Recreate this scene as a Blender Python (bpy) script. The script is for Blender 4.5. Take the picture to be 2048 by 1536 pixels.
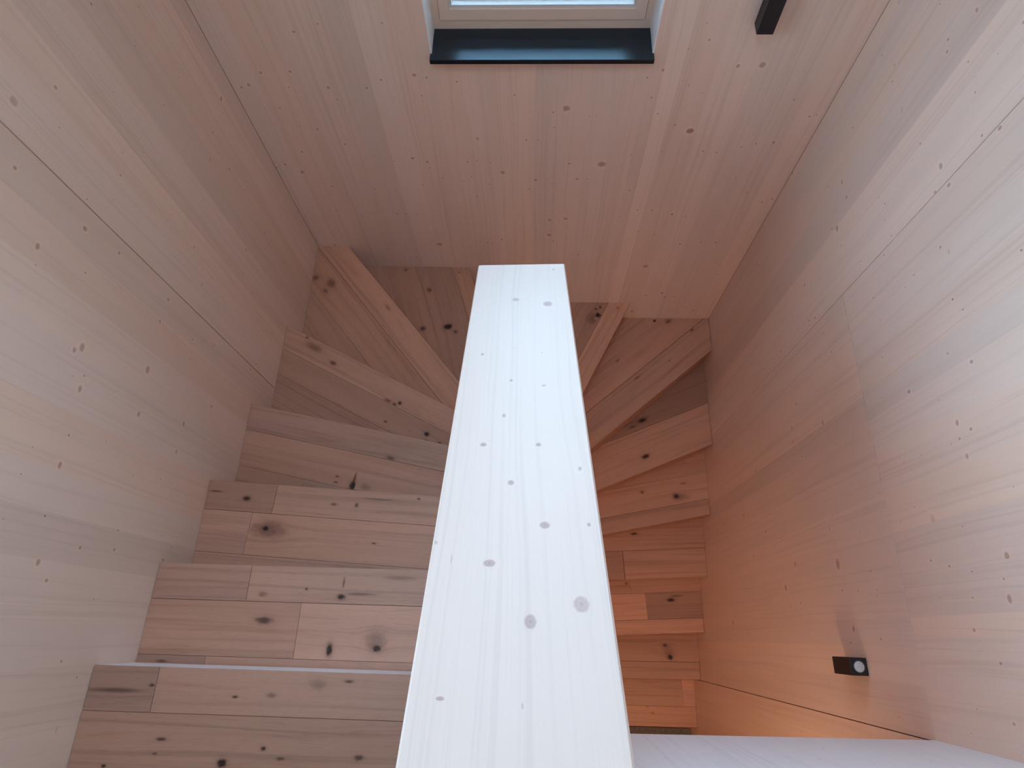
import bpy, math, random
from mathutils import Vector, Matrix

S = bpy.context.scene
COL = S.collection
for o in list(bpy.data.objects):
    bpy.data.objects.remove(o)
rng = random.Random(11)

# ------------------------------------------------------------------ camera
cd = bpy.data.cameras.new('camera')
cam = bpy.data.objects.new('camera', cd)
COL.objects.link(cam)
cd.sensor_width = 36.0
cd.sensor_fit = 'HORIZONTAL'
cd.lens = 1211.114 / 2048 * 36
cd.clip_start = 0.02
cd.clip_end = 200
_f = Vector((-0.03372887, 0.38288356, -0.92318067))
_r = Vector((0.99930289, 0.02771027, -0.02501737))
_u = Vector((-0.01600285, 0.92338092, 0.38355128))
cam.matrix_world = Matrix(((_r.x, _u.x, -_f.x, 0), (_r.y, _u.y, -_f.y, 0), (_r.z, _u.z, -_f.z, 0), (0, 0, 0, 1)))
S.camera = cam

# ------------------------------------------------------------------ world and light
EXPOSURE = 0.0
SKY = (0.60, 0.83, 1.05)
SKY_STRENGTH = 12.6
WARM_WATTS = 13.5
w = bpy.data.worlds.new('overcast_sky')
S.world = w
w.use_nodes = True
bg = w.node_tree.nodes['Background']
bg.inputs[0].default_value = (*SKY, 1)
bg.inputs[1].default_value = SKY_STRENGTH
S.view_settings.view_transform = 'Standard'
S.view_settings.look = 'None'
S.view_settings.gamma = 1.0
S.view_settings.use_curve_mapping = False
S.view_settings.exposure = EXPOSURE
S.cycles.max_bounces = 14
S.cycles.diffuse_bounces = 10
S.cycles.sample_clamp_indirect = 8


def portal(name, loc, normal, sx, sy):
    """sampling portal that fills a window opening (it gives no light of its own)"""
    l = bpy.data.lights.new(name, 'AREA')
    l.shape = 'RECTANGLE'
    l.size, l.size_y = sx, sy
    l.cycles.is_portal = True
    o = bpy.data.objects.new(name, l)
    COL.objects.link(o)
    o.location = loc
    o.rotation_euler = Vector(normal).to_track_quat('-Z', 'Y').to_euler()


# ------------------------------------------------------------------ dimensions (metres, camera at the origin)
XL, XR, YB = -1.1194, 1.0766, 1.8303
Z1, H = -1.6931, 0.18           # landing level, riser
YREAR, ZCEIL = -3.2, 0.95
ZLOW = Z1 - 16 * H              # lower floor
ZSLAB = -1.8630                 # underside of the landing slab
YFACE = -0.2250                 # face of the panel over the lower flight
WX0, WX1, WZ0, WZ1 = -0.3665, 0.3915, -1.4880, 0.80      # window opening in the far wall
SK = (-0.75, 0.10, -0.25, 0.70)                           # unseen roof window (x, y), added to light the stairwell from above
LW = (-0.10, 1.10, -0.82, 0.42)                           # unseen opening in the left wall, added for side light
portal('portal_far', (0.01, YB + 0.16, (WZ0 + WZ1) / 2), (0, -1, 0), WX1 - WX0, WZ1 - WZ0)
portal('portal_roof', ((SK[0] + SK[1]) / 2, (SK[2] + SK[3]) / 2, ZCEIL + .19), (0, 0, -1), SK[1] - SK[0], SK[3] - SK[2])
portal('portal_left', (XL - 0.2, (LW[0] + LW[1]) / 2, (LW[2] + LW[3]) / 2), (1, 0, 0), LW[1] - LW[0], LW[3] - LW[2])


def zt(k):
    return Z1 - (k - 1) * H


# ------------------------------------------------------------------ materials
class NT:
    def __init__(self, name):
        self.m = bpy.data.materials.new(name)
        self.m.use_nodes = True
        self.t = self.m.node_tree
        self.b = self.t.nodes['Principled BSDF']

    def n(self, typ, **kw):
        x = self.t.nodes.new(typ)
        for k, v in kw.items():
            setattr(x, k, v)
        return x

    def put(self, sock, v):
        if hasattr(v, 'is_linked'):
            self.t.links.new(v, sock)
        else:
            sock.default_value = v

    def math(self, op, a, b=0.0, c=0.0, clamp=False):
        x = self.n('ShaderNodeMath', operation=op, use_clamp=clamp)
        for i, v in enumerate((a, b, c)):
            self.put(x.inputs[i], v)
        return x.outputs[0]

    def vec(self, x, y, z):
        c = self.n('ShaderNodeCombineXYZ')
        for i, v in enumerate((x, y, z)):
            self.put(c.inputs[i], v)
        return c.outputs[0]

    def noise(self, v, detail=2.0, rough=0.5, dist=0.0):
        x = self.n('ShaderNodeTexNoise')
        x.inputs['Scale'].default_value = 1.0
        x.inputs['Detail'].default_value = detail
        x.inputs['Roughness'].default_value = rough
        x.inputs['Distortion'].default_value = dist
        self.t.links.new(v, x.inputs['Vector'])
        return x.outputs['Fac']

    def ramp(self, v, a, b, ta, tb):
        x = self.n('ShaderNodeMapRange', interpolation_type='SMOOTHSTEP')
        self.put(x.inputs[0], v)
        for i, q in enumerate((a, b, ta, tb)):
            self.put(x.inputs[1 + i], q)
        return x.outputs[0]

    def mix(self, f, a, b, mode='MIX'):
        x = self.n('ShaderNodeMix', data_type='RGBA', blend_type=mode)
        self.put(x.inputs[0], f)
        for s, v in ((x.inputs[6], a), (x.inputs[7], b)):
            if isinstance(v, tuple):
                v = (*v, 1)
            self.put(s, v)
        return x.outputs[2]

    def scale(self, col, f):
        x = self.n('ShaderNodeVectorMath', operation='SCALE')
        self.put(x.inputs[0], col)
        self.put(x.inputs[3], f)
        return x.outputs[0]


def wood(name, line_freq, line_k, tone_k, knot_rgb, halo_k, rough, spec, pore=0.0, rings=0.0, soft=0.25, streak=0.0, streak_rgb=(1, 1, 1), smoke=0.0, wobble=0.7):
    """board wood: object colour is the tint; UV 'grain' runs along the board, UV 'knot' holds each knot's own frame"""
    g = NT(name)
    n = g.n
    gr = n('ShaderNodeSeparateXYZ'); g.put(gr.inputs[0], n('ShaderNodeUVMap', uv_map='grain').outputs[0])
    kn = n('ShaderNodeSeparateXYZ'); g.put(kn.inputs[0], n('ShaderNodeUVMap', uv_map='knot').outputs[0])
    kp = n('ShaderNodeSeparateXYZ'); g.put(kp.inputs[0], n('ShaderNodeUVMap', uv_map='kprop').outputs[0])
    info = n('ShaderNodeObjectInfo')
    u, v = gr.outputs[0], gr.outputs[1]
    seed = g.math('MULTIPLY', info.outputs['Random'], 61.0)
    def slot(a, pr):
        ku, kv, kr, kd = a.outputs[0], a.outputs[1], pr.outputs[0], pr.outputs[1]
        d0 = g.math('SQRT', g.math('ADD', g.math('MULTIPLY', ku, ku), g.math('MULTIPLY', kv, kv)))
        wob = g.noise(g.vec(g.math('MULTIPLY', ku, 1.5), g.math('MULTIPLY', kv, 1.5), seed), 4.0, 0.65)
        d = g.math('ADD', d0, g.math('MULTIPLY', g.math('SUBTRACT', wob, 0.5), wobble))
        push = g.math('EXPONENT', g.math('MULTIPLY', g.math('MULTIPLY', d0, d0), -0.55))
        sh = g.math('MULTIPLY', g.math('MULTIPLY', ku, kr), g.math('MULTIPLY', push, 0.85))
        return d0, d, kd, sh
    A = slot(kn, kp)
    kn2 = n('ShaderNodeSeparateXYZ'); g.put(kn2.inputs[0], n('ShaderNodeUVMap', uv_map='stain').outputs[0])
    kp2 = n('ShaderNodeSeparateXYZ'); g.put(kp2.inputs[0], n('ShaderNodeUVMap', uv_map='sprop').outputs[0])
    B = slot(kn2, kp2) if smoke else None
    u2 = g.math('SUBTRACT', u, A[3])
    if B: u2 = g.math('SUBTRACT', u2, B[3])
    wander = g.noise(g.vec(g.math('MULTIPLY', u, 7.0), g.math('MULTIPLY', v, 1.1), seed), 2.0, 0.5)
    u3 = g.math('ADD', u2, g.math('MULTIPLY', g.math('SUBTRACT', wander, 0.5), 0.05))
    ln = g.noise(g.vec(g.math('MULTIPLY', u3, line_freq), g.math('MULTIPLY', v, 0.7), seed), 2.0, 0.55)
    lines = g.ramp(ln, 0.50, 0.70, 0.0, 1.0)
    fine = g.noise(g.vec(g.math('MULTIPLY', u3, line_freq * 4), g.math('MULTIPLY', v, 5.0), seed), 2.0, 0.6)
    tone = g.noise(g.vec(g.math('MULTIPLY', u3, 9.0), g.math('MULTIPLY', v, 0.8), seed), 3.0, 0.55)
    f = g.math('ADD', 1.0, g.math('MULTIPLY', g.math('SUBTRACT', tone, 0.5), tone_k))
    f = g.math('SUBTRACT', f, g.math('MULTIPLY', lines, line_k))
    f = g.math('SUBTRACT', f, g.math('MULTIPLY', g.math('SUBTRACT', fine, 0.5), line_k * 0.7))
    if pore:
        po = g.noise(g.vec(g.math('MULTIPLY', u3, 620.0), g.math('MULTIPLY', v, 26.0), seed), 1.0)
        f = g.math('SUBTRACT', f, g.math('MULTIPLY', g.ramp(po, 0.56, 0.70, 0.0, 1.0), pore))
    col = g.scale(info.outputs['Color'], f)
    if streak:
        st = g.noise(g.vec(g.math('MULTIPLY', u3, 26.0), g.math('MULTIPLY', v, 1.6), g.math('ADD', seed, 9.0)), 3.0, 0.6, 0.6)
        col = g.mix(g.math('MULTIPLY', g.ramp(st, 0.52, 0.74, 0.0, 1.0), streak), col, g.mix(1.0, col, streak_rgb, 'MULTIPLY'))
    for (d0, d, kd, sh) in ([B, A] if B else [A]):
        if halo_k:
            ring = g.math('MULTIPLY', g.ramp(d0, 2.3, 1.3, 0.0, 1.0), kd)
            col = g.scale(col, g.math('ADD', 1.0, g.math('MULTIPLY', ring, halo_k)))
        if smoke:
            sm = g.math('EXPONENT', g.math('MULTIPLY', g.math('MULTIPLY', d, d), -0.6))
            sm = g.math('MULTIPLY', g.math('MULTIPLY', sm, smoke), kd, clamp=True)
            col = g.mix(sm, col, g.mix(1.0, col, (0.50, 0.40, 0.36), 'MULTIPLY'))
        core = g.math('MULTIPLY', g.ramp(d, 1.0 + soft, 1.0 - soft * 1.6, 0.0, 1.0), kd, clamp=True)
        kcol = g.mix(1.0, col, knot_rgb, 'MULTIPLY')
        if rings:
            rr = g.math('SINE', g.math('MULTIPLY', d, 17.0))
            kcol = g.scale(kcol, g.math('ADD', 1.0, g.math('MULTIPLY', rr, rings)))
            pith = g.ramp(d0, 0.22, 0.06, 0.0, 0.6)
            kcol = g.mix(pith, kcol, g.mix(1.0, col, (0.35, 0.28, 0.28), 'MULTIPLY'))
        if smoke:                       # radial drying cracks and growth rings in the oak knots
            rr = g.math('SINE', g.math('MULTIPLY', d, 13.0))
            kcol = g.scale(kcol, g.math('ADD', 1.0, g.math('MULTIPLY', rr, 0.22)))
        col = g.mix(core, col, kcol)
    g.put(g.b.inputs['Base Color'], col)
    g.b.inputs['Roughness'].default_value = rough
    g.b.inputs['Specular IOR Level'].default_value = spec
    bp = n('ShaderNodeBump')
    bp.inputs['Strength'].default_value = 0.12
    bp.inputs['Distance'].default_value = 0.001
    g.put(bp.inputs['Height'], fine)
    g.put(g.b.inputs['Normal'], bp.outputs[0])
    return g.m


def plain(name, rgb, rough=0.5, metal=0.0, spec=0.5, vary=0.0, vs=60.0, emit=None):
    g = NT(name)
    if vary:
        tc = g.n('ShaderNodeTexCoord')
        mp = g.scale(tc.outputs['Object'], vs)
        nz = g.noise(mp, 3.0, 0.65)
        f = g.math('ADD', 1.0, g.math('MULTIPLY', g.math('SUBTRACT', nz, 0.5), vary))
        rg = g.n('ShaderNodeRGB'); rg.outputs[0].default_value = (*rgb, 1)
        g.put(g.b.inputs['Base Color'], g.scale(rg.outputs[0], f))
    else:
        g.b.inputs['Base Color'].default_value = (*rgb, 1)
    g.b.inputs['Roughness'].default_value = rough
    g.b.inputs['Metallic'].default_value = metal
    g.b.inputs['Specular IOR Level'].default_value = spec
    if emit:
        g.b.inputs['Emission Color'].default_value = (*emit[0], 1)
        g.b.inputs['Emission Strength'].default_value = emit[1]
    return g.m


def glass(name):
    g = NT(name)
    t = g.t
    t.nodes.remove(g.b)
    tr = g.n('ShaderNodeBsdfTransparent'); tr.inputs[0].default_value = (0.93, 0.96, 0.97, 1)
    gl = g.n('ShaderNodeBsdfGlossy'); gl.inputs['Roughness'].default_value = 0.02
    fr = g.n('ShaderNodeFresnel'); fr.inputs[0].default_value = 1.5
    mx = g.n('ShaderNodeMixShader')
    g.put(mx.inputs[0], fr.outputs[0]); g.put(mx.inputs[1], tr.outputs[0]); g.put(mx.inputs[2], gl.outputs[0])
    g.put(t.nodes['Material Output'].inputs[0], mx.outputs[0])
    return g.m


M_SPRUCE = wood('spruce_board', 95.0, 0.075, 0.17, (0.56, 0.42, 0.36), 0.05, 0.5, 0.35, streak=0.28, streak_rgb=(0.93, 0.84, 0.74))
M_WHITE = wood('white_glazed_spruce', 130.0, 0.07, 0.04, (0.66, 0.58, 0.60), 0.0, 0.45, 0.4, rings=0.05, soft=0.16)
M_OAK = wood('rustic_oak_plank', 70.0, 0.17, 0.46, (0.13, 0.11, 0.11), 0.0, 0.42, 0.4, pore=0.12, soft=0.42, streak=0.6, streak_rgb=(0.78, 0.70, 0.64), smoke=0.85, wobble=1.15)
M_JOINT = plain('dark_joint', (0.16, 0.10, 0.065), 0.8)
M_CORE = plain('board_core', (0.42, 0.29, 0.19), 0.7)
M_OAKCORE = plain('oak_core', (0.10, 0.055, 0.032), 0.7, vary=0.3)
M_BLACK = plain('black_powder_coat', (0.012, 0.012, 0.016), 0.45, spec=0.4, vary=0.5, vs=900.0)
M_SILL = plain('anthracite_sill', (0.002, 0.003, 0.007), 0.33, spec=0.9)
M_SILL.node_tree.nodes['Principled BSDF'].inputs['Specular Tint'].default_value = (0.50, 0.78, 1.0, 1)
M_LENS = plain('frosted_lens', (0.55, 0.60, 0.62), 0.25, spec=0.6, vary=0.5, vs=160.0)
M_RING = plain('grey_metal_ring', (0.10, 0.10, 0.12), 0.3, 0.8)
M_FRAME = wood('window_frame_wood', 130.0, 0.06, 0.06, (0.5, 0.4, 0.3), 0.0, 0.45, 0.4)
M_SPACER = plain('glazing_spacer', (0.05, 0.10, 0.20), 0.4)
M_ALU = plain('outer_aluminium', (0.62, 0.66, 0.70), 0.4, 0.3)
M_BEAD = plain('pale_glazing_bead', (0.62, 0.60, 0.60), 0.5)
M_GLASS = glass('window_glass')
M_MAT = plain('grey_mat_pile', (0.20, 0.18, 0.17), 0.95, spec=0.1, vary=1.6, vs=160.0)
M_PLASTER = plain('pale_ceiling_board', (0.80, 0.74, 0.67), 0.7, vary=0.08, vs=4.0)
M_WARM = plain('warm_lamp_diffuser', (0.9, 0.8, 0.6), 0.4, emit=((1.0, 0.62, 0.30), 6.0))

C_SPRUCE = (0.785, 0.59, 0.485)
C_WHITE = (0.60, 0.455, 0.395)
C_OAK = (0.53, 0.29, 0.203)


# ------------------------------------------------------------------ mesh helpers
def link(name, me, mat, parent=None, color=None):
    o = bpy.data.objects.new(name, me)
    COL.objects.link(o)
    if mat:
        me.materials.append(mat)
    if parent:
        o.parent = parent
    if color:
        o.color = (*color, 1)
    return o


def tag(o, label=None, cat=None, group=None, kind=None):
    if label: o['label'] = label
    if cat: o['category'] = cat
    if group: o['group'] = group
    if kind: o['kind'] = kind
    return o


def empty(name, loc, label, cat, group=None):
    o = bpy.data.objects.new(name, None)
    o.empty_display_size = 0.1
    COL.objects.link(o)
    o.location = loc
    tag(o, label, cat, group)
    return o


def boxes(name, lst, mat, parent=None, color=None, offs=(0, 0, 0)):
    vs, fs = [], []
    for (x0, x1, y0, y1, z0, z1) in lst:
        b = len(vs)
        for z in (z0, z1):
            for x, y in ((x0, y0), (x1, y0), (x1, y1), (x0, y1)):
                vs.append((x - offs[0], y - offs[1], z - offs[2]))
        for q in ((3, 2, 1, 0), (4, 5, 6, 7), (0, 1, 5, 4), (1, 2, 6, 5), (2, 3, 7, 6), (3, 0, 4, 7)):
            fs.append(tuple(b + i for i in q))
    me = bpy.data.meshes.new(name)
    me.from_pydata(vs, [], fs)
    me.update()
    return link(name, me, mat, parent, color)


def clip(poly, nx, ny, c):
    """part of a convex polygon with nx*x + ny*y <= c"""
    out = []
    for i in range(len(poly)):
        a, b = poly[i], poly[(i + 1) % len(poly)]
        da, db = nx * a[0] + ny * a[1] - c, nx * b[0] + ny * b[1] - c
        if da <= 1e-9: out.append(a)
        if (da < -1e-9 and db > 1e-9) or (da > 1e-9 and db < -1e-9):
            t = da / (da - db)
            out.append((a[0] + (b[0] - a[0]) * t, a[1] + (b[1] - a[1]) * t))
    res = []
    for q in out:
        if not res or math.hypot(q[0] - res[-1][0], q[1] - res[-1][1]) > 1e-6:
            res.append(q)
    if len(res) > 1 and math.hypot(res[0][0] - res[-1][0], res[0][1] - res[-1][1]) < 1e-6:
        res.pop()
    return res if len(res) > 2 else []


def area(p):
    return 0.5 * sum(p[i][0] * p[(i + 1) % len(p)][1] - p[(i + 1) % len(p)][0] * p[i][1] for i in range(len(p)))


def inset(poly, d):
    out = poly
    n = len(poly)
    for i in range(n):
        a, b = poly[i], poly[(i + 1) % n]
        l = math.hypot(b[0] - a[0], b[1] - a[1])
        nx, ny = (b[1] - a[1]) / l, -(b[0] - a[0]) / l      # outward for a ccw polygon
        out = clip(out, nx, ny, nx * a[0] + ny * a[1] - d)
        if not out: break
    return out


def board(name, poly, thick, frame, mat, color, parent=None, knots=(), chamfer=0.0, seed=None):
    """a board: convex outline in local (across u, along v), its face at w=0 facing +w, body down to w=-thick.
    frame(u, v, w) -> world.  knots: (u, v, radius across, radius along, darkness)"""
    if area(poly) < 0: poly = poly[::-1]
    su, sv = (rng.uniform(0, 40), rng.uniform(0, 40)) if seed is None else seed
    top = inset(poly, chamfer) if chamfer else poly
    if not top: top = poly; chamfer = 0
    E = 2.6
    small, big = [], []
    for k in sorted(knots, key=lambda q: q[2] * q[3]):
        hit_ = any(abs(k[0] - q[0]) < E * (k[2] + q[2]) and abs(k[1] - q[1]) < E * (k[3] + q[3]) for q in small)
        (big if hit_ else small).append(k)
    us = sorted({q for k in knots for q in (k[0] - E * k[2], k[0] + E * k[2])})
    vs_ = sorted({q for k in knots for q in (k[1] - E * k[3], k[1] + E * k[3])})
    V, F, G, K, P, K2, P2 = [], [], [], [], [], [], []

    def add(pts, w, kn, kb=None):
        b = len(V)
        for i, (x, y) in enumerate(pts):
            ww = w[i] if isinstance(w, (list, tuple)) else w
            V.append(frame(x, y, ww))
            G.append((x + su, y + sv))
            if kn:
                K.append(((x - kn[0]) / kn[2], (y - kn[1]) / kn[3])); P.append((kn[2], kn[4]))
            else:
                K.append((9.0, 9.0)); P.append((0.0, 0.0))
            if kb:
                K2.append(((x - kb[0]) / kb[2], (y - kb[1]) / kb[3])); P2.append((kb[2], kb[4]))
            else:
                K2.append((9.0, 9.0)); P2.append((0.0, 0.0))
        F.append(tuple(range(b, b + len(pts))))
    cols = [-1e6] + us + [1e6]
    rows = [-1e6] + vs_ + [1e6]
    for i in range(len(cols) - 1):
        pc = clip(clip(top, -1, 0, -cols[i]), 1, 0, cols[i + 1])
        if not pc: continue
        for j in range(len(rows) - 1):
            p = clip(clip(pc, 0, -1, -rows[j]), 0, 1, rows[j + 1])
            if not p: continue
            cx = sum(q[0] for q in p) / len(p); cy = sum(q[1] for q in p) / len(p)
            pick = []
            for grp in (small, big):
                best, bk = 1.0, None
                for k in grp:
                    dd = max(abs(cx - k[0]) / (E * k[2]), abs(cy - k[1]) / (E * k[3]))
                    if dd < best: best, bk = dd, k
                pick.append(bk)
            add(p, 0.0, pick[0], pick[1])
    n = len(poly)
    for i in range(n):
        a, b = poly[i], poly[(i + 1) % n]
        if chamfer and len(top) == n:
            # the inset polygon keeps vertex order up to rotation: match by nearest
            ta = min(top, key=lambda q: math.hypot(q[0] - a[0], q[1] - a[1]))
            tb = min(top, key=lambda q: math.hypot(q[0] - b[0], q[1] - b[1]))
            add([a, b, tb, ta], [-chamfer, -chamfer, 0.0, 0.0], None)
            add([b, a, a, b], [-chamfer, -chamfer, -thick, -thick], None)
        else:
            add([b, a, a, b], [0.0, 0.0, -thick, -thick], None)
    add(list(reversed(poly)), -thick, None)
    # flip if the frame is left-handed
    o0, o1, o2, o3 = (Vector(frame(0, 0, 0)), Vector(frame(1, 0, 0)), Vector(frame(0, 1, 0)), Vector(frame(0, 0, 1)))
    if (o1 - o0).cross(o2 - o0).dot(o3 - o0) < 0:
        pass
    me = bpy.data.meshes.new(name)
    me.from_pydata(V, [], F)
    for nm, data in (('grain', G), ('knot', K), ('kprop', P), ('stain', K2), ('sprop', P2)):
        l = me.uv_layers.new(name=nm)
        flat = []
        for lp in me.loops:
            flat.extend(data[lp.vertex_index])
        l.data.foreach_set('uv', flat)
    me.update()
    return link(name, me, mat, parent, color)


def tint(c, f, warm=0.0):
    return (c[0] * f * (1 + warm), c[1] * f, c[2] * f * (1 - warm))


# ------------------------------------------------------------------ knots read from the boards in view (mm: across, up, radii, darkness)
KL=[[1026,-938,9.6,10.6,0.55],[1147,-1009,4.9,5.8,0.8],[1431,-1009,4.3,5.0,0.8],[1071,-1055,2.5,2.9,0.8],[1298,-1156,2.2,2.6,0.8],[1116,-1266,3.4,4.0,0.8],[898,-997,4.6,5.4,0.8],[905,-1217,6.3,7.5,0.8],[779,-1114,8.7,5.9,0.75],[922,-1346,4.6,5.4,0.8],[738,-1127,2.4,2.8,0.8],[806,-1262,3.2,3.7,0.8],[920,-1588,5.2,6.1,0.8],[614,-1307,8.1,5.5,0.75],[630,-1327,12.3,8.4,0.75],[683,-1584,12.8,8.7,0.75],[569,-1363,3.2,3.8,0.8],[553,-1327,2.1,2.4,0.8],[840,-1578,6.6,4.5,0.75],[869,-1756,3.5,4.1,0.8],[894,-1819,2.9,3.4,0.8],[912,-1886,3.7,4.4,0.8],[1728,-1569,11.7,8.0,0.75],[1687,-1594,3.0,3.6,0.8],[1583,-1354,2.7,3.1,0.8],[1439,-1331,3.2,3.8,0.8],[1576,-1574,3.7,4.3,0.8],[1543,-1716,4.7,5.5,0.8],[1479,-1600,10.8,6.2,0.3],[1243,-1314,2.4,2.9,0.8],[1178,-1247,2.3,2.7,0.8],[976,-1193,2.7,3.1,0.8],[1039,-1272,2.3,2.7,0.8],[1167,-1494,2.6,3.1,0.8],[1150,-1641,4.2,4.9,0.8],[1353,-1946,8.5,5.8,0.75],[1507,-2052,14.5,8.3,0.3],[1062,-1732,10.6,6.1,0.3],[1117,-1775,3.0,3.5,0.8],[1231,-2060,4.2,5.0,0.8],[1336,-2060,3.4,4.0,0.8],[1168,-2284,4.6,5.4,0.8],[805,-1769,2.8,3.3,0.8],[945,-2171,5.1,6.0,0.8],[986,-2207,4.3,5.1,0.8],[1013,-2057,3.3,3.8,0.8],[1593,-1837,3.3,3.9,0.8],[1556,-1843,3.3,3.9,0.8],[1483,-1168,2.4,2.8,0.8],[1391,-1467,2.0,2.4,0.8],[1595,-1136,2.4,2.8,0.8],[1779,-2304,4.0,4.7,0.8],[1509,-2265,4.7,5.6,0.8],[533,-1362,9.5,6.5,0.75],[552,-1599,8.6,5.9,0.75],[598,-1822,8.9,6.0,0.75],[505,-1819,7.8,5.3,0.75],[708,-1956,7.7,5.2,0.75],[417,-1374,3.6,4.2,0.8],[343,-1376,9.2,6.2,0.75],[360,-1283,1.9,2.2,0.8],[441,-1504,2.2,2.6,0.8],[297,-1277,2.3,2.7,0.8],[224,-1380,2.9,3.5,1.25],[209,-1377,3.9,4.6,0.8],[234,-1646,4.0,4.8,0.8],[183,-1652,4.6,5.4,0.8],[171,-1522,4.8,5.6,0.8],[124,-1403,9.4,6.4,0.75],[87,-1445,4.4,5.2,0.8],[251,-1861,3.2,3.8,1.25],[249,-1848,2.6,3.0,0.8],[224,-1917,3.3,3.9,0.8],[154,-1864,7.0,8.3,0.8],[182,-1888,5.2,6.1,0.8],[406,-1774,2.6,3.0,0.8],[405,-1835,2.0,2.3,0.8],[382,-1645,2.4,2.8,0.8],[198,-1271,1.8,2.1,0.8],[-88,-1570,3.6,4.2,0.8],[-127,-1641,3.2,3.7,0.8],[56,-1624,2.2,2.6,0.8],[-239,-1620,8.3,4.8,0.3],[-294,-1623,18.1,10.3,0.3],[572,-1973,2.9,3.4,0.8]]
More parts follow.
